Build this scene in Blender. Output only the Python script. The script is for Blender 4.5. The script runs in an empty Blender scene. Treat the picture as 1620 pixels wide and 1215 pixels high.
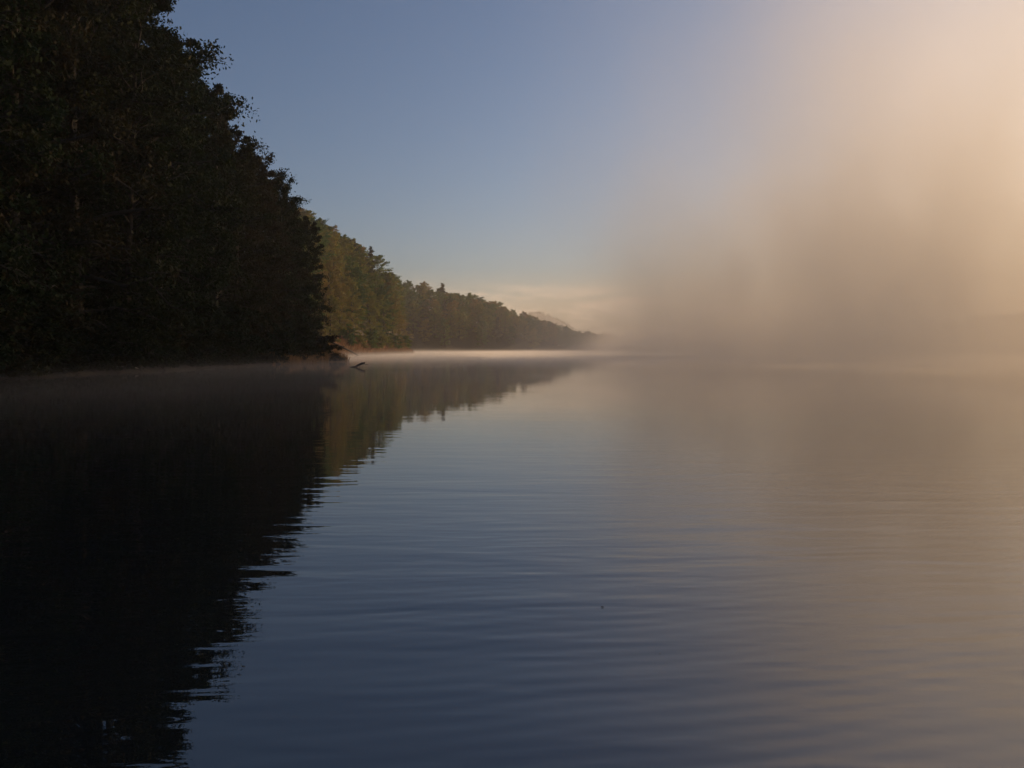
import bpy, math, random
import numpy as np
from mathutils import Vector, Matrix

scene = bpy.context.scene
col = scene.collection
RAD = math.radians

# ------------------------------------------------------------------ camera
cd = bpy.data.cameras.new("camera")
cam = bpy.data.objects.new("camera", cd)
col.objects.link(cam)
cd.sensor_width = 36.0
cd.lens = 36.0 * 1224.0 / 1620.0
cd.clip_start = 0.1
cd.clip_end = 12000
CAMZ = 2.2
cam.location = (0, 0, CAMZ)
cam.rotation_euler = (RAD(90 - 2.6), 0, 0)
scene.camera = cam

# ------------------------------------------------------------------ light
SUN_AZ, SUN_EL = 52.0, 12.5          # azimuth clockwise from +Y (view), elevation
world = bpy.data.worlds.new("World")
scene.world = world
world.use_nodes = True
wn = world.node_tree
for n in list(wn.nodes):
    wn.nodes.remove(n)
wout = wn.nodes.new("ShaderNodeOutputWorld")
bg = wn.nodes.new("ShaderNodeBackground")
sky = wn.nodes.new("ShaderNodeTexSky")
sky.sky_type = 'NISHITA'
sky.sun_disc = False
sky.sun_elevation = RAD(SUN_EL)
sky.sun_rotation = RAD(SUN_AZ)
sky.air_density = 1.0
sky.dust_density = 2.2
sky.ozone_density = 2.1
bg.inputs["Strength"].default_value = 0.085
# faint low clouds near the horizon, part of the sky itself
tc = wn.nodes.new("ShaderNodeTexCoord")
sep = wn.nodes.new("ShaderNodeSeparateXYZ")
wn.links.new(tc.outputs["Generated"], sep.inputs[0])
mp = wn.nodes.new("ShaderNodeMapping")
mp.inputs["Scale"].default_value = (9, 9, 42)
wn.links.new(tc.outputs["Generated"], mp.inputs[0])
nz = wn.nodes.new("ShaderNodeTexNoise")
nz.inputs["Scale"].default_value = 1.3
nz.inputs["Detail"].default_value = 6
nz.inputs["Roughness"].default_value = 0.6
wn.links.new(mp.outputs[0], nz.inputs["Vector"])
cr = wn.nodes.new("ShaderNodeMapRange")
cr.interpolation_type = 'SMOOTHSTEP'
cr.inputs["From Min"].default_value = 0.42
cr.inputs["From Max"].default_value = 0.62
wn.links.new(nz.outputs["Fac"], cr.inputs["Value"])
hb = wn.nodes.new("ShaderNodeMapRange")          # cloud bank only low over the horizon
hb.interpolation_type = 'SMOOTHSTEP'
hb.inputs["From Min"].default_value = 0.092
hb.inputs["From Max"].default_value = 0.060
wn.links.new(sep.outputs["Z"], hb.inputs["Value"])
mm = wn.nodes.new("ShaderNodeMath"); mm.operation = 'MULTIPLY'
wn.links.new(cr.outputs[0], mm.inputs[0]); wn.links.new(hb.outputs[0], mm.inputs[1])
m2 = wn.nodes.new("ShaderNodeMath"); m2.operation = 'MULTIPLY'
m2.inputs[1].default_value = 0.85
wn.links.new(mm.outputs[0], m2.inputs[0])
tint = wn.nodes.new("ShaderNodeMix"); tint.data_type = 'RGBA'; tint.blend_type = 'MULTIPLY'
tint.inputs["Factor"].default_value = 1.0
tint.inputs[7].default_value = (0.93, 0.99, 1.14, 1)
wn.links.new(sky.outputs[0], tint.inputs[6])
mix = wn.nodes.new("ShaderNodeMix"); mix.data_type = 'RGBA'
wn.links.new(m2.outputs[0], mix.inputs["Factor"])
wn.links.new(tint.outputs[2], mix.inputs[6])
mix.inputs[7].default_value = (9.5, 7.4, 5.6, 1)
wn.links.new(mix.outputs[2], bg.inputs["Color"])
wn.links.new(bg.outputs[0], wout.inputs["Surface"])

ld = bpy.data.lights.new("sun", 'SUN')
ld.energy = 4.9
ld.angle = RAD(0.5)
ld.color = (1.0, 0.63, 0.31)
sun = bpy.data.objects.new("sun", ld)
col.objects.link(sun)
sdir = Vector((math.sin(RAD(SUN_AZ)) * math.cos(RAD(SUN_EL)), math.cos(RAD(SUN_AZ)) * math.cos(RAD(SUN_EL)), math.sin(RAD(SUN_EL))))
sun.rotation_euler = sdir.to_track_quat('Z', 'Y').to_euler()
sun.location = (120, 120, 150)

vs = scene.view_settings
vs.view_transform = 'Standard'
vs.look = 'None'
vs.gamma = 1.0
vs.use_curve_mapping = False
vs.exposure = 0.0

cy = scene.cycles
cy.max_bounces = 14
cy.diffuse_bounces = 3
cy.glossy_bounces = 3
cy.transmission_bounces = 4
cy.transparent_max_bounces = 8
cy.volume_bounces = 12
cy.volume_max_steps = 96
cy.volume_step_rate = 1.0
cy.use_denoising = True
cy.use_adaptive_sampling = True
cy.adaptive_threshold = 0.02
cy.sample_clamp_indirect = 4.0
cy.caustics_reflective = False
cy.caustics_refractive = False

# ------------------------------------------------------------------ helpers
def tag(o, label=None, cat=None, group=None, kind=None):
    if label: o["label"] = label
    if cat: o["category"] = cat
    if group: o["group"] = group
    if kind: o["kind"] = kind
    return o

def mesh_obj(name, verts, faces, mat=None, parent=None, smooth=False):
    me = bpy.data.meshes.new(name)
    me.from_pydata([tuple(v) for v in verts], [], [tuple(f) for f in faces])
    me.update()
    if mat: me.materials.append(mat)
    if smooth:
        me.polygons.foreach_set("use_smooth", [True] * len(me.polygons))
    o = bpy.data.objects.new(name, me)
    col.objects.link(o)
    if parent: o.parent = parent
    return o

def np_mesh(name, verts, faces, mat, smooth=False):
    """faces: list of (n,k) int arrays"""
    me = bpy.data.meshes.new(name)
    verts = np.asarray(verts, dtype=np.float32)
    me.vertices.add(len(verts))
    me.vertices.foreach_set("co", verts.ravel())
    loops = np.concatenate([f.ravel() for f in faces]).astype(np.int32)
    tot = np.concatenate([np.full(len(f), f.shape[1], dtype=np.int32) for f in faces])
    start = np.concatenate([[0], np.cumsum(tot)[:-1]]).astype(np.int32)
    me.loops.add(len(loops)); me.loops.foreach_set("vertex_index", loops)
    me.polygons.add(len(tot))
    me.polygons.foreach_set("loop_start", start)
    me.polygons.foreach_set("loop_total", tot)
    me.update(calc_edges=True)
    me.validate()
    if smooth:
        me.polygons.foreach_set("use_smooth", np.ones(len(tot), dtype=bool))
    me.materials.append(mat)
    return me

def nodes_of(name):
    m = bpy.data.materials.new(name)
    m.use_nodes = True
    nt = m.node_tree
    for n in list(nt.nodes): nt.nodes.remove(n)
    out = nt.nodes.new("ShaderNodeOutputMaterial")
    return m, nt, out

def math_node(nt, op, a, b=None, c=None, clamp=False):
    n = nt.nodes.new("ShaderNodeMath"); n.operation = op; n.use_clamp = clamp
    for i, v in enumerate((a, b, c)):
        if v is None: continue
        if isinstance(v, (int, float)): n.inputs[i].default_value = v
        else: nt.links.new(v, n.inputs[i])
    return n.outputs[0]

def maprange(nt, v, a, b, c=0.0, d=1.0, smooth=True):
    n = nt.nodes.new("ShaderNodeMapRange")
    n.interpolation_type = 'SMOOTHSTEP' if smooth else 'LINEAR'
    nt.links.new(v, n.inputs["Value"])
    n.inputs["From Min"].default_value = a; n.inputs["From Max"].default_value = b
    n.inputs["To Min"].default_value = c; n.inputs["To Max"].default_value = d
    return n.outputs[0]

def noise(nt, vec, scale, detail=2, rough=0.5, dist=0.0):
    n = nt.nodes.new("ShaderNodeTexNoise")
    n.inputs["Scale"].default_value = scale
    n.inputs["Detail"].default_value = detail
    n.inputs["Roughness"].default_value = rough
    n.inputs["Distortion"].default_value = dist
    if vec is not None: nt.links.new(vec, n.inputs["Vector"])
    return n.outputs["Fac"]

def mapping(nt, vec, scale=(1, 1, 1), rot=(0, 0, 0), loc=(0, 0, 0)):
    n = nt.nodes.new("ShaderNodeMapping")
    n.inputs["Scale"].default_value = scale
    n.inputs["Rotation"].default_value = rot
    n.inputs["Location"].default_value = loc
    nt.links.new(vec, n.inputs[0])
    return n.outputs[0]

# ------------------------------------------------------------------ materials
def leaf_material(name, cols, transl=0.35, spec=0.25):
    m, nt, out = nodes_of(name)
    oi = nt.nodes.new("ShaderNodeObjectInfo")
    geo = nt.nodes.new("ShaderNodeNewGeometry")
    n1 = noise(nt, geo.outputs["Position"], 0.35, 3)
    n2 = noise(nt, geo.outputs["Position"], 2.3, 2)
    s = math_node(nt, 'MULTIPLY_ADD', n1, 0.9, -0.45)
    s2 = math_node(nt, 'MULTIPLY_ADD', n2, 0.6, -0.30)
    f = math_node(nt, 'ADD', oi.outputs["Random"], s)
    f = math_node(nt, 'ADD', f, s2, clamp=True)
    ramp = nt.nodes.new("ShaderNodeValToRGB")
    el = ramp.color_ramp.elements
    while len(el) < len(cols): el.new(0.5)
    for i, c in enumerate(cols):
        el[i].position = i / (len(cols) - 1)
        el[i].color = (*c, 1)
    nt.links.new(f, ramp.inputs[0])
    p = nt.nodes.new("ShaderNodeBsdfPrincipled")
    p.inputs["Roughness"].default_value = 0.6
    p.inputs["Specular IOR Level"].default_value = spec
    nt.links.new(ramp.outputs[0], p.inputs["Base Color"])
    t = nt.nodes.new("ShaderNodeBsdfTranslucent")
    nt.links.new(ramp.outputs[0], t.inputs["Color"])
    mx = nt.nodes.new("ShaderNodeMixShader")
    mx.inputs[0].default_value = transl
    nt.links.new(p.outputs[0], mx.inputs[1]); nt.links.new(t.outputs[0], mx.inputs[2])
    nt.links.new(mx.outputs[0], out.inputs["Surface"])
    return m

M_leaf_shade = leaf_material("shaded_broad_leaves", [(0.007, 0.018, 0.005), (0.010, 0.022, 0.006), (0.014, 0.024, 0.007), (0.019, 0.023, 0.007), (0.026, 0.021, 0.008)], 0.25, 0.08)  # broadleaf greens darkened so the colour itself carries the near wood's shade
M_leaf_lit = leaf_material("sunlit_olive_leaves", [(0.030, 0.075, 0.015), (0.065, 0.125, 0.022), (0.13, 0.165, 0.030), (0.19, 0.165, 0.036), (0.20, 0.135, 0.034)], 0.45)  # green to ochre foliage, brightened so the colour itself carries the sunlight
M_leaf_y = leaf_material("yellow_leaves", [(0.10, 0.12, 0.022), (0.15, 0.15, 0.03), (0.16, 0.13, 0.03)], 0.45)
M_needle = leaf_material("needles", [(0.018, 0.034, 0.014), (0.026, 0.042, 0.016), (0.035, 0.045, 0.018)], 0.15)

def solid(name, c1, c2, scale, rough=0.85, bump=0.0, stretch=(1, 1, 1)):
    m, nt, out = nodes_of(name)
    geo = nt.nodes.new("ShaderNodeTexCoord")
    v = mapping(nt, geo.outputs["Object"], stretch)
    f = noise(nt, v, scale, 6, 0.6)
    f = maprange(nt, f, 0.3, 0.7)
    mx = nt.nodes.new("ShaderNodeMix"); mx.data_type = 'RGBA'
    mx.inputs[6].default_value = (*c1, 1); mx.inputs[7].default_value = (*c2, 1)
    nt.links.new(f, mx.inputs["Factor"])
    p = nt.nodes.new("ShaderNodeBsdfPrincipled")
    p.inputs["Roughness"].default_value = rough
    nt.links.new(mx.outputs[2], p.inputs["Base Color"])
    if bump:
        b = nt.nodes.new("ShaderNodeBump"); b.inputs["Distance"].default_value = bump
        nt.links.new(f, b.inputs["Height"]); nt.links.new(b.outputs[0], p.inputs["Normal"])
    nt.links.new(p.outputs[0], out.inputs["Surface"])
    return m

M_bark = solid("bark", (0.016, 0.013, 0.010), (0.035, 0.030, 0.024), 3, 0.9, 0.03, (4, 4, 0.7))
M_pale = solid("pale_dead_wood", (0.30, 0.27, 0.23), (0.5, 0.46, 0.4), 5, 0.8, 0.01, (1, 5, 5))
M_dark = solid("wet_dead_wood", (0.012, 0.009, 0.007), (0.03, 0.022, 0.016), 6, 0.7, 0.01)
M_ground = solid("leaf_litter", (0.018, 0.016, 0.009), (0.040, 0.032, 0.018), 0.8, 0.95, 0.1)
M_reed = leaf_material("reed_blades", [(0.13, 0.065, 0.03), (0.20, 0.10, 0.045), (0.24, 0.15, 0.065)], 0.3)
M_hill = solid("far_forest_floor", (0.02, 0.028, 0.012), (0.045, 0.05, 0.022), 0.02, 0.95)
M_fleaf = solid("fallen_leaf", (0.03, 0.018, 0.01), (0.06, 0.035, 0.015), 40, 0.6)

def water_material():
    m, nt, out = nodes_of("lake_water")
    geo = nt.nodes.new("ShaderNodeNewGeometry")
    pos = geo.outputs["Position"]
    # long-crested ripples: stretched noises at several sizes, crests nearly across the view
    a = noise(nt, mapping(nt, pos, (0.22, 1.0, 1), (0, 0, RAD(-9))), 3.4, 1.5, 0.45, 0.3)
    b = noise(nt, mapping(nt, pos, (0.22, 1.0, 1), (0, 0, RAD(-14)), (7, 3, 0)), 1.5, 1.5, 0.5, 0.3)
    c = noise(nt, mapping(nt, pos, (0.5, 1.0, 1), (0, 0, RAD(3)), (1, 9, 0)), 9.0, 1, 0.4, 0.3)
    d = noise(nt, mapping(nt, pos, (0.3, 1.0, 1), (0, 0, RAD(-4)), (4, 4, 0)), 0.45, 2, 0.5, 0.2)
    patch = maprange(nt, noise(nt, mapping(nt, pos, (0.6, 1, 1)), 0.10, 2), 0.35, 0.65, 0.45, 1.15)
    h = math_node(nt, 'MULTIPLY', a, 0.0120)
    h = math_node(nt, 'MULTIPLY_ADD', b, 0.0200, h)
    h = math_node(nt, 'MULTIPLY_ADD', c, 0.0010, h)
    h = math_node(nt, 'MULTIPLY_ADD', d, 0.0250, h)
    h = math_node(nt, 'MULTIPLY', h, patch)
    sp = nt.nodes.new("ShaderNodeSeparateXYZ"); nt.links.new(pos, sp.inputs[0])
    h = math_node(nt, 'MULTIPLY', h, maprange(nt, sp.outputs[1], 3, 18, 1.15, 0.14))
    wv = nt.nodes.new('ShaderNodeTexWave'); wv.wave_type = 'BANDS'; wv.bands_direction = 'Y'
    nt.links.new(mapping(nt, pos, (1, 1, 1), (0, 0, RAD(-12))), wv.inputs['Vector'])
    wv.inputs['Scale'].default_value = 1.7; wv.inputs['Distortion'].default_value = 5.0
    wv.inputs['Detail'].default_value = 2.0; wv.inputs['Detail Scale'].default_value = 0.35
    wp = maprange(nt, noise(nt, mapping(nt, pos, (.5, 1, 1), (0, 0, 0), (3, 3, 0)), .35, 2), .38, .62, .15, 1.0)
    wf = math_node(nt, 'MULTIPLY', wp, maprange(nt, sp.outputs[1], 3.5, 10, 0.0013, 0.0001))
    h = math_node(nt, 'MULTIPLY_ADD', wv.outputs['Fac'], wf, h)
    bp = nt.nodes.new("ShaderNodeBump")
    bp.inputs["Strength"].default_value = 1.0
    bp.inputs["Distance"].default_value = 1.0
    nt.links.new(h, bp.inputs["Height"])
    p = nt.nodes.new("ShaderNodeBsdfPrincipled")
    p.inputs["Base Color"].default_value = (0.006, 0.010, 0.012, 1)
    p.inputs["Roughness"].default_value = 0.015
    p.inputs["IOR"].default_value = 2.25
    nt.links.new(bp.outputs[0], p.inputs["Normal"])
    nt.links.new(p.outputs[0], out.inputs["Surface"])
    return m
M_water = water_material()

# ------------------------------------------------------------------ lake outline and terrain
LAKE = np.array([(-36, -160), (-37, 20), (-37, 56), (-36, 79), (-33.5, 108), (-30.5, 134), (-31, 141), (-36, 150), (-50, 165), (-60, 215), (-58, 270),
                 (-54, 330), (-50, 380), (-53, 392), (-70, 405), (-105, 440), (-112, 500), (-92, 545), (-70, 560), (-30, 600), (20, 640), (68, 682),
                 (130, 745), (230, 800), (330, 770), (380, 650), (390, 520), (330, 410), (250, 375), (205, 362), (178, 348), (170, 325), (165, 200), (160, 0), (160, -160)], float)

def sdist(X, Y):
    """distance to the shore, positive on land"""
    n = len(LAKE)
    dmin = np.full(X.shape, 1e9); inside = np.zeros(X.shape, bool)
    for i in range(n):
        ax, ay = LAKE[i]; bx, by = LAKE[(i + 1) % n]
        dx, dy = bx - ax, by - ay
        t = np.clip(((X - ax) * dx + (Y - ay) * dy) / (dx * dx + dy * dy), 0, 1)
        dmin = np.minimum(dmin, np.hypot(X - ax - t * dx, Y - ay - t * dy))
        cond = ((ay > Y) != (by > Y))
        with np.errstate(divide='ignore', invalid='ignore'):
            xi = (bx - ax) * (Y - ay) / (by - ay) + ax
        inside ^= cond & (X < xi)
    return np.where(inside, -dmin, dmin)

def cap(X, Y):
    left = np.interp(Y, [-100, 100, 150, 230, 400, 560, 800, 1200], [50, 50, 42, 46, 48, 52, 60, 60])
    far = np.interp(X, [-160, -60, 0, 40, 80, 160, 260], [56, 34, 16, 5, 2, 2, 8])
    right = np.interp(Y, [-100, 100, 340, 420, 700], [4, 4, 4, 4, 6])
    r = np.where(X > 150, right, np.where(Y > 520, far, left))
    # soft crossfade between the left hillside and the far one
    f = np.clip((Y - 440) / 120, 0, 1)
    lr = left * (1 - f) + far * f
    return np.where((X <= 150), lr, r)

def ground_z(X, Y):
    X = np.asarray(X, float); Y = np.asarray(Y, float)
    d = sdist(X, Y)
    c = cap(X, Y)
    w = 0.6 * np.sin(X * 0.11 + 1.3) * np.cos(Y * 0.09) + 0.35 * np.sin(X * 0.31 + Y * 0.23)
    sl = np.interp(Y, [-100, 110, 140, 220, 400, 520, 600], [1.6, 1.5, 1.1, 1.6, 1.7, 1.5, 1.3]); sl = np.where(X > 140, .6, sl)
    near = np.clip((150 - Y) / 12, 0, 1) * (X < 0)          # a low foot of land under the near wood, then the slope
    de = np.maximum(d, 0) * (1 - near) + near * (np.maximum(d - 6, 0) + .06 * np.clip(d, 0, 6))
    up = 0.25 + c * (1 - np.exp(-de * sl / c)) + w * np.clip((d - 3) / 12, 0, 1)
    up = np.where(d > 0, np.minimum(up, 0.12 + d * 1.5), 0)
    dn = np.maximum(-2.5, d * 0.35)
    return np.where(d > 0, up, dn)

def build_terrain():
    xs = np.unique(np.concatenate([np.arange(-1400, -160, 40), np.arange(-160, 120, 4), np.arange(120, 420, 10), np.arange(420, 1700, 40)])).astype(float)
    ys = np.unique(np.concatenate([np.arange(-160, 0, 20), np.arange(0, 460, 4), np.arange(460, 900, 8), np.arange(900, 2350, 50)])).astype(float)
    X, Y = np.meshgrid(xs, ys)
    Z = ground_z(X, Y)
    v = np.stack([X.ravel(), Y.ravel(), Z.ravel()], 1)
    nx, ny = len(xs), len(ys)
    i = (np.arange(ny - 1)[:, None] * nx + np.arange(nx - 1)[None, :]).ravel()
    f = np.stack([i, i + 1, i + nx + 1, i + nx], 1)
    me = np_mesh("ground", v, [f], M_ground, True)
    o = bpy.data.objects.new("ground", me); col.objects.link(o)
    tag(o, "wooded lake banks rising from the shore", kind="structure")
    return o
build_terrain()

# water sheet
o = mesh_obj("water", [(-700, -150, 0), (900, -150, 0), (900, 1500, 0), (-700, 1500, 0)], [(0, 1, 2, 3)], M_water)
tag(o, "calm lake surface with fine ripples", kind="structure")

# far hill
def far_hill():
    xs = np.linspace(-900, 1500, 120); ys = np.linspace(1600, 2300, 24)
    X, Y = np.meshgrid(xs, ys)
    ridge = 4 + 74 * np.exp(-((X - 66) / 120.0) ** 2) + 8 * np.exp(-((X - 200) / 145.0) ** 2) * 0.35 + 70 * np.exp(-((X + 500) / 350.0) ** 2) + 4 * np.sin(X * .03)
    Z = ridge * np.exp(-((Y - 1900) / 180.0) ** 2) - 1.0
    v = np.stack([X.ravel(), Y.ravel(), Z.ravel()], 1)
    nx, ny = len(xs), len(ys)
    i = (np.arange(ny - 1)[:, None] * nx + np.arange(nx - 1)[None, :]).ravel()
    f = np.stack([i, i + 1, i + nx + 1, i + nx], 1)
    me = np_mesh("hills", v, [f], M_hill, True)
    o = bpy.data.objects.new("hills", me); col.objects.link(o)
    tag(o, "far hill fading into the haze", kind="structure")
    # a few trees on its crest
    rng = np.random.default_rng(5)
    V, F = [], []
    n0 = 0
    for k in range(260):
        x = rng.uniform(-30, 250); y = 1900 + rng.uniform(-25, 25)
        z = 4 + 74 * math.exp(-((x - 66) / 120.0) ** 2) + 8 * .35 * math.exp(-((x - 200) / 145.0) ** 2) + 70 * math.exp(-((x + 500) / 350.0) ** 2) + 4 * math.sin(x * .03) - 3
        h = rng.uniform(4, 9); r = h * rng.uniform(.2, .35)
        for q in range(26):
            t = rng.uniform(0.1, 1); a = rng.uniform(0, 6.28); rr = r * (1.05 - t) ** .6 * rng.uniform(.3, 1)
            c = np.array([x + rr * math.cos(a), y + rr * math.sin(a), z + h * t])
            V += [c + rng.normal(0, 1.0, 3) for _ in range(3)]
            F.append((n0, n0 + 1, n0 + 2)); n0 += 3
    me = np_mesh("distant_wood", np.array(V), [np.array(F)], M_needle)
    w = bpy.data.objects.new("distant_wood", me); col.objects.link(w)
    tag(w, "hazy tree line along the crest of the far hill", "wood", kind="stuff")
far_hill()

# ------------------------------------------------------------------ tree generators
def tubes(paths, sides=4):
    """paths: list of (points(n,3), radii(n)) -> verts, quads"""
    V, F = [], []; n0 = 0
    for P, R in paths:
        P = np.asarray(P, float); R = np.asarray(R, float)
        n = len(P)
        T = np.gradient(P, axis=0); T /= np.linalg.norm(T, axis=1)[:, None] + 1e-9
        ref = np.where(np.abs(T[:, 2:3]) > 0.9, np.array([[1.0, 0, 0]]), np.array([[0, 0, 1.0]]))
        U = np.cross(T, ref); U /= np.linalg.norm(U, axis=1)[:, None] + 1e-9
        W = np.cross(T, U)
        a = np.arange(sides) * 2 * math.pi / sides
        ring = P[:, None] + R[:, None, None] * (np.cos(a)[None, :, None] * U[:, None] + np.sin(a)[None, :, None] * W[:, None])
        V.append(ring.reshape(-1, 3))
        i = np.arange(n - 1)[:, None] * sides; j = np.arange(sides)[None, :]; j2 = (j + 1) % sides
        F.append(np.stack([i + j, i + j2, i + sides + j2, i + sides + j], -1).reshape(-1, 4) + n0)
        n0 += n * sides
    return np.concatenate(V), np.concatenate(F)

def leaf_faces(C, size, rng, flat=0.5, elong=1.5):
    """one diamond leaf (4 corners) at each centre"""
    n = len(C)
    N = rng.normal(0, 1, (n, 3)); N[:, 2] = np.abs(N[:, 2]) + flat
    N /= np.linalg.norm(N, axis=1)[:, None]
    A = rng.normal(0, 1, (n, 3)); A -= (A * N).sum(1)[:, None] * N
    A /= np.linalg.norm(A, axis=1)[:, None]
    B = np.cross(N, A)
    s = (size * rng.uniform(0.55, 1.35, n))[:, None]
    V = np.stack([C - A * s * elong * .5, C + B * s * .42 - A * s * .1, C + A * s * elong * .5, C - B * s * .42 - A * s * .1], 1).reshape(-1, 3)
    F = (np.arange(n)[:, None] * 4 + np.arange(4)[None, :])
    return V, F

def broadleaf(seed, H, R, limbs, twigs, per, leaf, low=0.10, droop=0.25, spread=1.0):
    """trunk, limbs and twigs as tapered tubes, leaves gathered in sprays round the twigs"""
    rng = np.random.default_rng(seed)
    paths = []
    n = 9
    t = np.linspace(0, 1, n)
    ph = rng.uniform(0, 6.28, 2)
    tx = 0.035 * H * np.sin(t * 2.6 + ph[0]) * t; ty = 0.035 * H * np.sin(t * 2.1 + ph[1]) * t
    TR = np.stack([tx, ty, t * H * .97 - 0.6 * (t == 0)], 1)
    rt = H * .014 + .05
    paths.append((TR, rt * (1 - t) ** .8 + .03 + rt * .5 * (t == 0)))
    Cs = []
    lobes = rng.uniform(0.62, 1.25, 7)
    for k in range(limbs):
        f = low + (0.98 - low) * ((k + rng.uniform(0, 1)) / limbs) ** 0.9
        az = k * 2.39996 + rng.uniform(-.5, .5)
        rr = (f - low) / (1 - low)
        prof = (min(1, (rr + .35) * 1.5)) * (1 - rr ** 1.9) ** .75 + .055
        L = R * prof * lobes[int((az % 6.283) / 6.2832 * 7) % 7] * rng.uniform(.75, 1.18)
        base = np.array([np.interp(f, t, TR[:, 0]), np.interp(f, t, TR[:, 1]), f * H * .97])
        rise = np.interp(rr, [0, .5, 1], [0.05, .6, 1.6]) + rng.uniform(-.15, .2)
        m = 6; u = np.linspace(0, 1, m)
        dx, dy = math.cos(az), math.sin(az)
        side = rng.normal(0, .12)
        zz = L * (rise * u - droop * (1 + (1 - rr)) * u ** 2)
        P = base + np.stack([L * u * dx - L * side * u ** 2 * dy, L * u * dy + L * side * u ** 2 * dx, zz], 1)
        P[1:] += rng.normal(0, .03 * L, (m - 1, 3))
        br = .012 * L + .02
        paths.append((P, br * (1 - u) ** .7 + .012))
        # twigs
        for q in range(twigs):
            s = rng.uniform(.18, 1.0) ** .7
            b = np.array([np.interp(s, u, P[:, i]) for i in range(3)])
            ta = az + rng.uniform(-1.5, 1.5)
            tl = L * .38 * rng.uniform(.5, 1.2) * (1.15 - .5 * s) * spread
            e = b + tl * np.array([math.cos(ta), math.sin(ta), rng.uniform(-.35, .55)])
            mid = (b + e) / 2 + np.array([0, 0, tl * .08])
            if q % 2 == 0 or seed < 20:
                paths.append((np.array([b, mid, e]), np.array([br * .35 + .01, br * .2 + .008, .006])))
            w = rng.uniform(.15, 1.08, per)[:, None]
            pt = b + (e - b) * w + np.array([0, 0, 1.0]) * (tl * .16 * (1 - (2 * w - 1) ** 2))
            sg = (.16 * tl + leaf * .7)
            off = rng.normal(0, 1, (per, 3)) * np.array([sg, sg, sg * .55])
            Cs.append(pt + off)
    C = np.concatenate(Cs)
    C = C[C[:, 2] > 0.08]
    return tubes(paths), leaf_faces(C, leaf, rng)

def conifer(seed, H, R, whorls, per_whorl, per, leaf, low=.12):
    rng = np.random.default_rng(seed)
    t = np.linspace(0, 1, 7)
    TR = np.stack([.01 * H * np.sin(t * 3), .01 * H * np.cos(t * 2) * t, t * H], 1)
    paths = [(TR, (H * .012 + .04) * (1 - t) + .02)]
    Cs = []
    for w in range(whorls):
        f = low + (1 - low) * (w / whorls) ** .95
        for k in range(per_whorl):
            az = rng.uniform(0, 6.283)
            L = R * (1.02 - f) ** .75 * rng.uniform(.55, 1.2)
            z0 = f * H + rng.uniform(-.02, .02) * H
            u = np.linspace(0, 1, 5)
            rise = .15 + .5 * f
            P = np.stack([L * u * math.cos(az), L * u * math.sin(az), z0 + L * (rise * u - .45 * u ** 2 + .15 * u ** 4)], 1)
            paths.append((P, .05 * (1 - u) + .012))
            s = rng.uniform(.1, 1.03, per)
            pt = np.stack([np.interp(s, u, P[:, i]) for i in range(3)], 1)
            wd = .28 * L * (1.1 - s) + .05
            lat = rng.normal(0, 1, per) * wd
            pt += np.stack([-lat * math.sin(az), lat * math.cos(az), -np.abs(lat) * .35 + rng.normal(0, .06 * leaf, per) - rng.uniform(0, .35, per) * leaf], 1)
            Cs.append(pt)
    C = np.concatenate(Cs)
    return tubes(paths), leaf_faces(C, leaf, rng, flat=.9, elong=2.0)

def tree_meshes(name, gen, mat):
    (tv, tf), (lv, lf) = gen
    return (np_mesh(name + "_trunk", tv, [tf], M_bark, True), np_mesh(name + "_crown", lv, [lf], mat))

NEAR = [tree_meshes("near", broadleaf(s, 30, 8.5, 70, 10, 66, .235, low=.02, spread=.95), M_leaf_shade) for s in (1, 2, 3, 4)]
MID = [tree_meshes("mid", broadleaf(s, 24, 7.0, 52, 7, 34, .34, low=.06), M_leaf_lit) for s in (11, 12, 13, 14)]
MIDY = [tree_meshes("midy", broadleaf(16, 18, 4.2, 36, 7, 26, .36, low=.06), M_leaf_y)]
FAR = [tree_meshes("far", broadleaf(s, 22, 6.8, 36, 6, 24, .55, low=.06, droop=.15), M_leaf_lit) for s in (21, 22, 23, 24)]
CON = [tree_meshes("con", conifer(s, 26, 5.4, 30, 6, 34, .34), M_needle) for s in (31, 32)]
CONF = [tree_meshes("conf", conifer(s, 22, 4.8, 20, 5, 16, .7), M_needle) for s in (41, 42)]

rnd = random.Random(7)
def tree(name, meshes, x, y, sc, label, cat, group=None, rot=None, scz=None, sink=.15):
    z = float(ground_z(np.array([x]), np.array([y]))[0]) - sink
    e = bpy.data.objects.new(name, None); col.objects.link(e)
    e.empty_display_size = 1
    e.location = (x, y, max(z, -.3)); e.rotation_euler = (rnd.gauss(0, .03), rnd.gauss(0, .03), rnd.uniform(0, 6.28) if rot is None else rot)
    e.scale = (sc, sc, scz or sc)
    for nm, me in (("trunk", meshes[0]), ("crown", meshes[1])):
        c = bpy.data.objects.new(nm, me); col.objects.link(c); c.parent = e
    tag(e, label, cat, group)
    return e

def shore_x(y):      # left shore as X of Y, near bank
    pts = [(-37, -60), (-37, 56), (-36, 79), (-33.5, 108), (-30.5, 134), (-31, 141)]
    return float(np.interp(y, [p[1] for p in pts], [p[0] for p in pts]))

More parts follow.
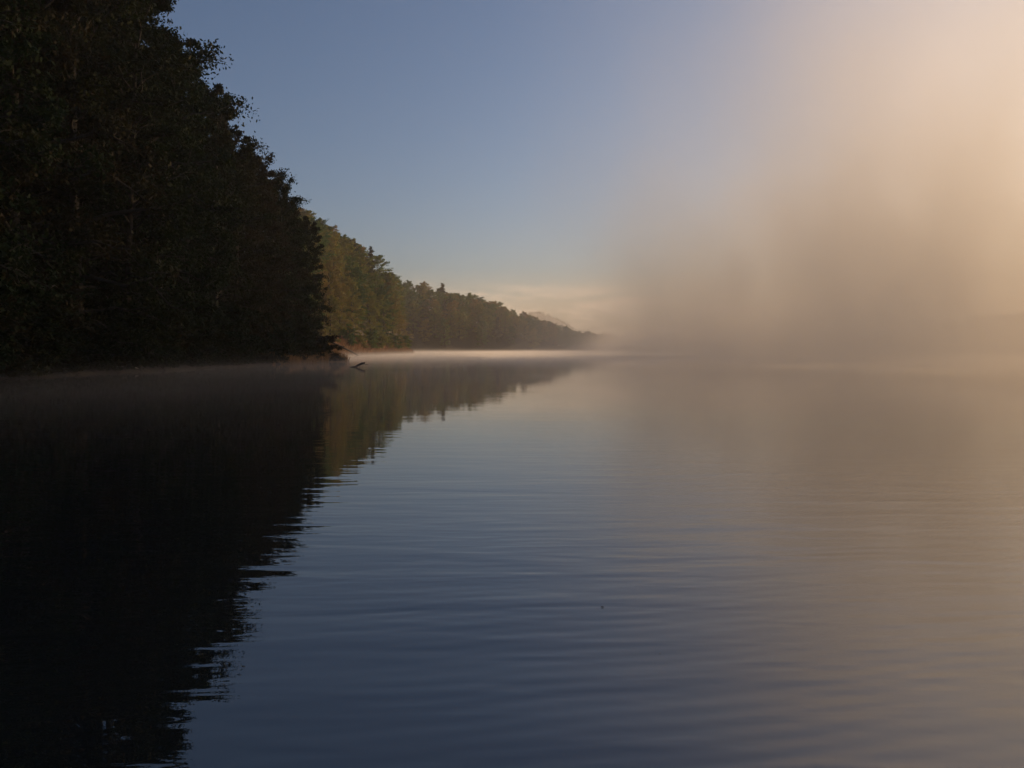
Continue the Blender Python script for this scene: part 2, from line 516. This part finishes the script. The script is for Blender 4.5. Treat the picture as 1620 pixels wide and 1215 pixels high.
# height of the wood's skyline seen from the lake, in degrees of slope: heights of the trees follow it
SKX = [0, 200, 290, 330, 365, 405, 430, 455, 480, 500, 520, 540, 565, 590, 610, 625, 650, 700, 730, 760, 810, 830, 860, 900, 935, 1000, 1080]
SKY_ = [-600, -200, 0, 60, 115, 165, 200, 245, 290, 335, 355, 372, 385, 396, 408, 428, 438, 450, 458, 465, 484, 490, 501, 510, 522, 535, 545]
def crown_limit(x, y, r):
    """highest tree that still ends at the skyline of the wood"""
    g = float(ground_z(np.array([x]), np.array([y]))[0])
    px = 810 + 1224 * (x + r) / y
    return (552 - float(np.interp(px, SKX, SKY_))) / 1224 * y + CAMZ - g
occupied = []
def free(x, y, r):
    for a, b in occupied:
        if (a - x) ** 2 + (b - y) ** 2 < r * r: return False
    occupied.append((x, y)); return True

# near shaded bank: front row along the water, then the slope behind
HN = lambda y: float(np.interp(y, [0, 70, 85, 100, 108, 120, 135], [45, 43, 39, 34.5, 31.5, 28.5, 26]))
y = 16.0
while y < 140:
    x = shore_x(y) - rnd.uniform(2.5, 4.5) - float(np.interp(y, [105, 125], [0, 2.8]))
    h = HN(y) * rnd.uniform(.92, 1.04)
    occupied.append((x, y))
    m = rnd.choice(NEAR)
    s = h / 30
    tree("broadleaf_tree", m, x, y, s * (rnd.uniform(.70, .80) if s > 1 else rnd.uniform(.80, .9)) * (.92 if y > 108 else 1), "tall shaded broadleaf tree at the water's edge in the black wood on the left",
         "tree", "shaded trees along the near left shore", scz=s)
    y += rnd.uniform(6.0, 8.5)
for k in range(1500):
    y = rnd.uniform(10, 215); x = rnd.uniform(-95, -40)
    d = float(sdist(np.array([x]), np.array([y]))[0])
    if d < 7 or -x / y > .85 or (y > 150 and d > 40): continue
    if y > 148: continue
    if not free(x, y, 6.4): continue
    h = min(HN(y) * rnd.uniform(.75, 1.0), 32, crown_limit(x, y, 4.0))
    if h < 9: continue
    s = h / 30
    tree("broadleaf_tree", rnd.choice(NEAR), x, y, s * 1.0, "dark broadleaf tree on the shaded slope behind the near left shore trees",
         "tree", "shaded trees on the near left slope", scz=s)

# sunlit headland beyond the dark wood
occupied += [(-66.5, 366), (-70, 346)]
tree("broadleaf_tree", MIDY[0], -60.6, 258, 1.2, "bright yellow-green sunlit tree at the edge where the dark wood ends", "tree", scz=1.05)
occupied += [(-60.6, 258), (-57.5, 258)]
tree("spruce_tree", CON[0], -66.5, 366, 1.25, "ragged spruce on the skyline, right-hand and tallest of the pair above the headland", "tree", scz=(crown_limit(-66.5, 366, 2) + 2.5) / 26)
tree("spruce_tree", CON[1], -70, 346, 1.1, "smaller spruce on the skyline, left of the tallest one above the headland", "tree", scz=(crown_limit(-70, 346, 2) + 1.5) / 26)
tree("spruce_tree", CONF[0], -58, 642, 1.5, "small dark spruce standing above the middle of the far shore wood", "tree", scz=(crown_limit(-58, 642, 0) + 1.2) / 22)
occupied.append((-58, 642))
nmid = 0
for k in range(2500):
    y = rnd.uniform(150, 420); x = rnd.uniform(-125, -50)
    d = float(sdist(np.array([x]), np.array([y]))[0])
    if d < 3.0 or d > 62: continue
    px = 810 + 1224 * x / y
    if px < 470: continue
    if not free(x, y, 6.3): continue
    h = rnd.uniform(21, 28) * (1 if d > 8 else .85)
    h = min(h, crown_limit(x, y, 1.5) * rnd.uniform(.94, 1.02))
    if h < 8: continue
    edge = d < 9
    tree("broadleaf_tree", rnd.choice(MID), x, y, h / 24,
         "sunlit green and ochre broadleaf tree at the foot of the headland" if edge else "sunlit broadleaf tree on the slope of the headland beyond the dark wood",
         "tree", "sunlit trees at the foot of the headland" if edge else "sunlit trees on the headland slope")
    nmid += 1
    if nmid > 115: break

# far shore
nfar = 0
for k in range(4000):
    y = rnd.uniform(400, 780); x = rnd.uniform(-190, 120)
    d = float(sdist(np.array([x]), np.array([y]))[0])
    px = 810 + 1224 * x / y
    if d < 1.5 or d > 75 or px < 560 or px > 1060: continue
    if px < 640 and y < 480: continue
    if not free(x, y, 7.5): continue
    h = rnd.uniform(18, 24) * (1 if d > 6 else .85) * float(np.interp(x, [-20, 30, 80], [1, .85, .6]))
    h = min(h, crown_limit(x, y, 0) * rnd.uniform(.93, 1.03))
    if h < 6: continue
    con = rnd.random() < .015
    if con:
        tree("spruce_tree", rnd.choice(CONF), x, y, h / 18, "small dark spruce among the hazy trees of the far shore", "tree", "spruces of the far shore")
    else:
        tree("broadleaf_tree", rnd.choice(FAR), x, y, h / 22, "hazy broadleaf tree in the wood of the far shore", "tree", "hazy trees of the far shore")
    nfar += 1
    if nfar > 190: break
print("trees", len(occupied), nmid, nfar)

# wood on the right bank, lost in the fog: reads as one mass
def right_wood():
    rng = np.random.default_rng(9)
    (tv, tf), (lv, lf) = broadleaf(61, 23, 7, 18, 4, 16, .95, low=.05)
    Vs, Fs = [], []; n0 = 0; pts = []
    tries = 0
    while len(pts) < 330 and tries < 20000:
        tries += 1
        x = rng.uniform(158, 330); y = rng.uniform(-60, 400)
        d = float(sdist(np.array([x]), np.array([y]))[0])
        if d < 2 or d > 75: continue
        if any((a - x) ** 2 + (b - y) ** 2 < 49 for a, b in pts): continue
        pts.append((x, y))
        z = float(ground_z(np.array([x]), np.array([y]))[0])
        a = rng.uniform(0, 6.28); s = rng.uniform(.38, .52)
        ca, sa = math.cos(a) * s, math.sin(a) * s
        M = np.array([[ca, -sa, 0], [sa, ca, 0], [0, 0, s]])
        Vs.append(lv @ M.T + np.array([x, y, z])); Fs.append(lf + n0); n0 += len(lv)
    me = np_mesh("forest", np.concatenate(Vs), [np.concatenate(Fs)], M_leaf_shade)
    o = bpy.data.objects.new("forest", me); col.objects.link(o)
    tag(o, "wooded right bank swallowed by the fog", "forest", kind="stuff")
right_wood()

# ------------------------------------------------------------------ reeds
def reeds(name, pts, hmin, hmax, label, seed):
    rng = np.random.default_rng(seed)
    P = np.array(pts); n = len(P)
    z = np.maximum(ground_z(P[:, 0], P[:, 1]), -.5)
    h = rng.uniform(hmin, hmax, n); a = rng.uniform(0, 3.14, n); w = rng.uniform(.03, .07, n)
    lean = rng.normal(0, .22, (n, 2)) * h[:, None]
    b = np.stack([P[:, 0], P[:, 1], z], 1)
    dx = np.stack([np.cos(a) * w, np.sin(a) * w, 0 * a], 1)
    mid = b + np.stack([lean[:, 0] * .35, lean[:, 1] * .35, h * .6], 1)
    tip = b + np.stack([lean[:, 0], lean[:, 1], h], 1)
    V = np.stack([b - dx, b + dx, mid + dx * .8, tip, mid - dx * .8], 1).reshape(-1, 3)
    F = np.arange(n)[:, None] * 5 + np.arange(5)[None, :]
    me = np_mesh(name, V, [F], M_reed)
    o = bpy.data.objects.new(name, me); col.objects.link(o)
    tag(o, label, "reeds", kind="stuff")

def shore_points(i0, i1, n, dmin, dmax, seed):
    """points scattered along lake outline vertices i0..i1, offset inland by dmin..dmax"""
    rng = np.random.default_rng(seed)
    seg = LAKE[i0:i1 + 1]
    L = np.hypot(*(seg[1:] - seg[:-1]).T); cum = np.concatenate([[0], np.cumsum(L)])
    s = rng.uniform(0, cum[-1], n)
    x = np.interp(s, cum, seg[:, 0]); y = np.interp(s, cum, seg[:, 1])
    k = np.clip(np.searchsorted(cum, s) - 1, 0, len(L) - 1)
    t = (seg[1:] - seg[:-1])[k] / L[k][:, None]
    off = rng.uniform(dmin, dmax, n)
    clump = .6 * np.sin(s * .9) + .5 * np.sin(s * .37 + 1)
    off = off + clump
    return np.stack([x - t[:, 1] * off, y + t[:, 0] * off], 1)

reeds("reed_bed", shore_points(4, 7, 6500, -.9, 3.0, 3), .5, 1.8, "brown reeds fringing the tip of the dark bank", 1)
reeds("reed_bed", shore_points(8, 13, 16000, -1.5, 3.5, 4), 1.0, 2.8, "sunlit rust brown reeds along the foot of the headland", 2)

# undergrowth bushes at the water's edge under the trees
def bush_mesh(seed, leaf, mat):
    return tree_meshes("bush", broadleaf(seed, 4.2, 3.0, 34, 6, 34, leaf, low=.0, droop=.30), mat)
BUSH = [bush_mesh(17, .22, M_leaf_shade), bush_mesh(18, .22, M_leaf_shade)]
y = 30
while y < 132:
    x = shore_x(y) - rnd.uniform(0.6, 1.6)
    tree("bush", rnd.choice(BUSH), x, y, rnd.uniform(.7, 1.2), "shaded bush overhanging the water under the black trees on the left", "bush", "bushes along the near left shore")
    y += rnd.uniform(4.5, 7)
rb = random.Random(3)
y = 22.0
while y < 118:
    tree("bush", rb.choice(BUSH), shore_x(y) - rb.uniform(1.5, 3.2), y, rb.uniform(.9, 1.5), "shaded bush overhanging the water under the black trees on the left", "bush", "bushes along the near left shore")
    y += rb.uniform(2.2, 3.6)
for k in range(70):
    y = rb.uniform(28, 140); x = shore_x(y) - rb.uniform(3, 16)
    tree("bush", rb.choice(BUSH), x, y, rb.uniform(.8, 1.5), "dark understorey bush between the trunks of the black wood on the left", "bush", "understorey bushes of the near left wood")
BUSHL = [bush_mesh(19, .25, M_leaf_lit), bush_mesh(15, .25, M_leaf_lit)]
for (x, y) in [(-61, 246), (-59.5, 281), (-58, 297), (-57, 311), (-56, 325), (-55, 340), (-53.5, 354), (-52.5, 366), (-52, 377), (-52.5, 386)]:
    tree("bush", rnd.choice(BUSHL), x, y, rnd.uniform(.9, 1.4), "sunlit bush above the reeds at the foot of the headland", "bush", "bushes at the foot of the headland")

# ------------------------------------------------------------------ dead wood
def limb_obj(name, paths, mat, label, cat, loc, parts=None):
    e = bpy.data.objects.new(name, None); col.objects.link(e); e.location = loc
    tag(e, label, cat)
    for nm, pth in paths:
        v, f = tubes(pth, 7)
        me = np_mesh(nm, v, [f], mat, True)
        c = bpy.data.objects.new(nm, me); col.objects.link(c); c.parent = e
    return e

# leaning dead trunk before the headland
B = Vector((-63, 251, 0))
P = np.array([(-1.5, -.5, 6.4), (1, 0, 5.9), (4, 1.5, 4.4), (7, 3, 2.9), (10, 4.5, 1.3), (12.5, 5.6, -.3)])
br1 = np.array([(4, 1.5, 4.4), (5.2, .8, 5.8), (5.6, .2, 7.0)])
br2 = np.array([(7.5, 3.2, 2.7), (8.8, 2.6, 3.4), (10.4, 2.2, 3.3)])
limb_obj("fallen_tree", [("trunk", [(P, np.array([.30, .32, .32, .30, .27, .22]))]), ("branch", [(br1, np.array([.1, .06, .02]))]), ("branch", [(br2, np.array([.1, .06, .02]))])],
         M_dark, "dark bare trunk leaning over the reeds before the headland", "fallen tree", tuple(B))

# snag poking out of the water
P = np.array([(-1.15, .1, -.04), (-.75, .05, .03), (-.45, 0, .05), (-.1, 0, .24), (.35, .05, .44), (.62, .05, .47), (.74, .05, .60)])
R = np.array([.06, .09, .10, .13, .15, .13, .04])
s1 = np.array([(-.1, 0, .22), (-.22, -.1, .02), (-.3, -.15, -.12)])
s2 = np.array([(.45, .05, .44), (.8, .1, .33), (1.15, .15, .31)])
s3 = np.array([(.15, 0, .32), (.1, -.1, .1), (.08, -.12, -.12)])
limb_obj("driftwood_snag", [("trunk", [(P, R)]), ("branch", [(s1, np.array([.05, .04, .03]))]), ("branch", [(s2, np.array([.035, .03, .012]))]), ("branch", [(s3, np.array([.04, .03, .02]))])],
         M_dark, "black crooked snag sticking out of the misty water", "driftwood", (-18.4, 93, 0))

# pale log on the dark near shore
P = np.array([(-1.0, 0, .15), (-.4, .1, .28), (.3, 0, .34), (.8, -.1, .2), (1.3, -.1, .02)])
zb = float(ground_z(np.array([-37.3]), np.array([74.0]))[0])
limb_obj("dead_log", [("trunk", [(P, np.array([.10, .11, .10, .08, .04]))]), ("branch", [(np.array([(.3, 0, .34), (.6, .2, .6), (.8, .3, .72)]), np.array([.05, .03, .01]))])],
         M_pale, "pale bare log lying on the black left shore", "log", (-37.0, 74, zb - .05))

# floating leaves
def floating_leaf(x, y, s, label, rot):
    pts = [(-1, 0, .02), (-.5, .42, .10), (.1, .5, .16), (.7, .25, .08), (1.0, 0, .02), (.7, -.25, .10), (.1, -.5, .18), (-.5, -.42, .12), (0, 0, 0.0)]
    top = [Vector(p) * s for p in pts]; bot = [v - Vector((0, 0, .06 * s)) for v in top]
    V = top + bot; F = []
    for i in range(8):
        j = (i + 1) % 8
        F += [(i, j, 8), (9 + j, 9 + i, 17), (i, 9 + i, 9 + j, j)]
    o = mesh_obj("floating_leaf", V, F, M_fleaf)
    o.location = (x, y, .004); o.rotation_euler = (0, 0, rot)
    tag(o, label, "leaf")
floating_leaf(.77, 6.5, .018, "tiny dark leaf floating on the open water, largest of the specks", .6)
floating_leaf(1.07, 5.5, .009, "very small dark speck of leaf floating nearest the camera", 2.0)
floating_leaf(2.9, 19.4, .02, "tiny dark leaf floating far out before the fog", 1.2)
floating_leaf(-2.1, 24.0, .03, "tiny dark leaf floating just off the reflected tree line", .2)

# ------------------------------------------------------------------ air
def box(name, x0, x1, y0, y1, z0, z1, mat):
    V = [(x, y, z) for z in (z0, z1) for y in (y0, y1) for x in (x0, x1)]
    F = [(0, 2, 3, 1), (4, 5, 7, 6), (0, 1, 5, 4), (2, 6, 7, 3), (0, 4, 6, 2), (1, 3, 7, 5)]
    return mesh_obj(name, V, F, mat)

def volume_mat(name, color, density, aniso):
    m, nt, out = nodes_of(name)
    pv = nt.nodes.new("ShaderNodeVolumePrincipled")
    pv.inputs["Color"].default_value = (*color, 1)
    pv.inputs["Density"].default_value = density
    pv.inputs["Anisotropy"].default_value = aniso
    nt.links.new(pv.outputs[0], out.inputs["Volume"])
    return m, nt, pv

# even haze round everything
m, nt, pv = volume_mat("haze_air", (0.95, 0.93, 0.90), 0.00024, 0.5)
o = box("haze", -1500, 1800, -170, 2400, -4, 126, m)
tag(o, "thin morning haze over the lake", "haze", kind="stuff")

# fog bank rising over the right half of the lake
m, nt, pv = volume_mat("fog_air", (0.996, 0.958, 0.885), 0.02, 0.24)
geo = nt.nodes.new("ShaderNodeNewGeometry")
sp = nt.nodes.new("ShaderNodeSeparateXYZ"); nt.links.new(geo.outputs["Position"], sp.inputs[0])
X, Y, Z = sp.outputs
nA = noise(nt, mapping(nt, geo.outputs["Position"], (1, 1, .8)), .016, 3, .5, .3)
nB = noise(nt, mapping(nt, geo.outputs["Position"], (1, 1, .6), (0, 0, 0), (30, 0, 0)), .05, 2, .5, .3)
# left face of the bank leans back to the right with height
e = math_node(nt, 'MULTIPLY_ADD', Z, -0.30, X)
e = math_node(nt, 'MULTIPLY_ADD', nA, 70.0, e)
e = math_node(nt, 'MULTIPLY_ADD', nB, 26.0, e)
e = math_node(nt, 'SUBTRACT', e, 4.0)
spread = math_node(nt, 'MULTIPLY_ADD', Z, 1.0, 34.0)
fx = math_node(nt, 'DIVIDE', math_node(nt, 'SUBTRACT', e, 45.0), spread, clamp=True)
fx = math_node(nt, 'SMOOTH_MIN', fx, 1.0, 0.2)
fx = math_node(nt, 'MULTIPLY', fx, maprange(nt, X, 65, 130, 1.0, 0.18))
# far face runs along the sunlight so the headland stays lit
g = math_node(nt, 'MULTIPLY_ADD', X, -0.80, Y)
fy = maprange(nt, g, 215, 125)
fn = maprange(nt, Y, 20, 80)
fz = maprange(nt, math_node(nt, 'MULTIPLY_ADD', nB, 40.0, Z), 88, 36, .03, 1.0)
fz = math_node(nt, 'MULTIPLY', fz, maprange(nt, Z, 8, 45, 2.0, 1.0))
den = math_node(nt, 'MULTIPLY', fx, fy)
den = math_node(nt, 'MULTIPLY', den, fn)
den = math_node(nt, 'MULTIPLY', den, fz)
nC = noise(nt, mapping(nt, geo.outputs["Position"], (1, 1, .7), (0, 0, 0), (5, 60, 0)), .11, 2, .55, .4)
nn = math_node(nt, 'MULTIPLY', maprange(nt, nB, .32, .66, .3, 1.45), maprange(nt, nC, .3, .7, .55, 1.4))
den = math_node(nt, 'MULTIPLY', den, nn)
tp = math_node(nt, 'MULTIPLY', maprange(nt, X, 45, 100, 0.0, .30), fy)
tp = math_node(nt, 'MULTIPLY', tp, maprange(nt, Z, 118, 100, 0.0, 1.0))
den = math_node(nt, 'ADD', den, math_node(nt, 'MULTIPLY', tp, maprange(nt, nA, .35, .65, .5, 1.3)))
den = math_node(nt, 'MULTIPLY', den, 0.0125)
nt.links.new(den, pv.inputs["Density"])
m.cycles.volume_step_rate = 0.65
o = box("fog_bank", -8, 158, 12, 400, .3, 120, m)
tag(o, "tall bank of golden fog over the right half of the lake", "fog", kind="stuff")

# low mist lying on the water
m, nt, pv = volume_mat("mist_air", (0.97, 0.94, 0.91), 0.01, 0.5)
geo = nt.nodes.new("ShaderNodeNewGeometry")
sp = nt.nodes.new("ShaderNodeSeparateXYZ"); nt.links.new(geo.outputs["Position"], sp.inputs[0])
X, Y, Z = sp.outputs
hz = math_node(nt, 'EXPONENT', math_node(nt, 'MULTIPLY', Z, -2.4))
nm = maprange(nt, noise(nt, mapping(nt, geo.outputs["Position"], (1, 1, 1)), .03, 3, .55), .3, .7, .25, 1.3)
den = math_node(nt, 'MULTIPLY', hz, nm)
den = math_node(nt, 'MULTIPLY', den, maprange(nt, Y, 7, 34))
den = math_node(nt, 'MULTIPLY', den, maprange(nt, Y, 105, 190, 0.55, 1.9))
den = math_node(nt, 'MULTIPLY', den, 0.022)
nt.links.new(den, pv.inputs["Density"])
m.cycles.volume_step_rate = 12.0
o = box("mist", -120, 330, 7, 790, .02, 5.5, m)
tag(o, "low mist lying on the lake surface", "mist", kind="stuff")

# valley fog between the far shore and the far hill
m, nt, pv = volume_mat("valley_fog_air", (0.97, 0.93, 0.88), 0.0006, 0.5)
o = box("valley_fog", -700, 1000, 830, 1560, -.5, 88, m)
tag(o, "pale fog filling the valley before the far hill", "fog", kind="stuff")

# low fog over the far right arm of the lake, in front of its shore
m, nt, pv = volume_mat("far_fog_air", (0.99, 0.95, 0.88), 0.01, 0.3)
geo = nt.nodes.new("ShaderNodeNewGeometry")
sp = nt.nodes.new("ShaderNodeSeparateXYZ"); nt.links.new(geo.outputs["Position"], sp.inputs[0])
X, Y, Z = sp.outputs
nA = noise(nt, geo.outputs["Position"], .02, 3, .55)
e = math_node(nt, 'MULTIPLY_ADD', nA, 50.0, X)
e = math_node(nt, 'MULTIPLY_ADD', Z, -.8, e)
den = math_node(nt, 'MULTIPLY', maprange(nt, e, 62, 120), maprange(nt, Z, 24, 4, 0.0, 1.0))
den = math_node(nt, 'MULTIPLY', den, 0.014)
nt.links.new(den, pv.inputs["Density"])
m.cycles.volume_step_rate = 4.0
o = box("far_fog_bank", 22, 400, 402, 735, .3, 27, m)
tag(o, "low fog hiding the far right shore of the lake", "fog", kind="stuff")
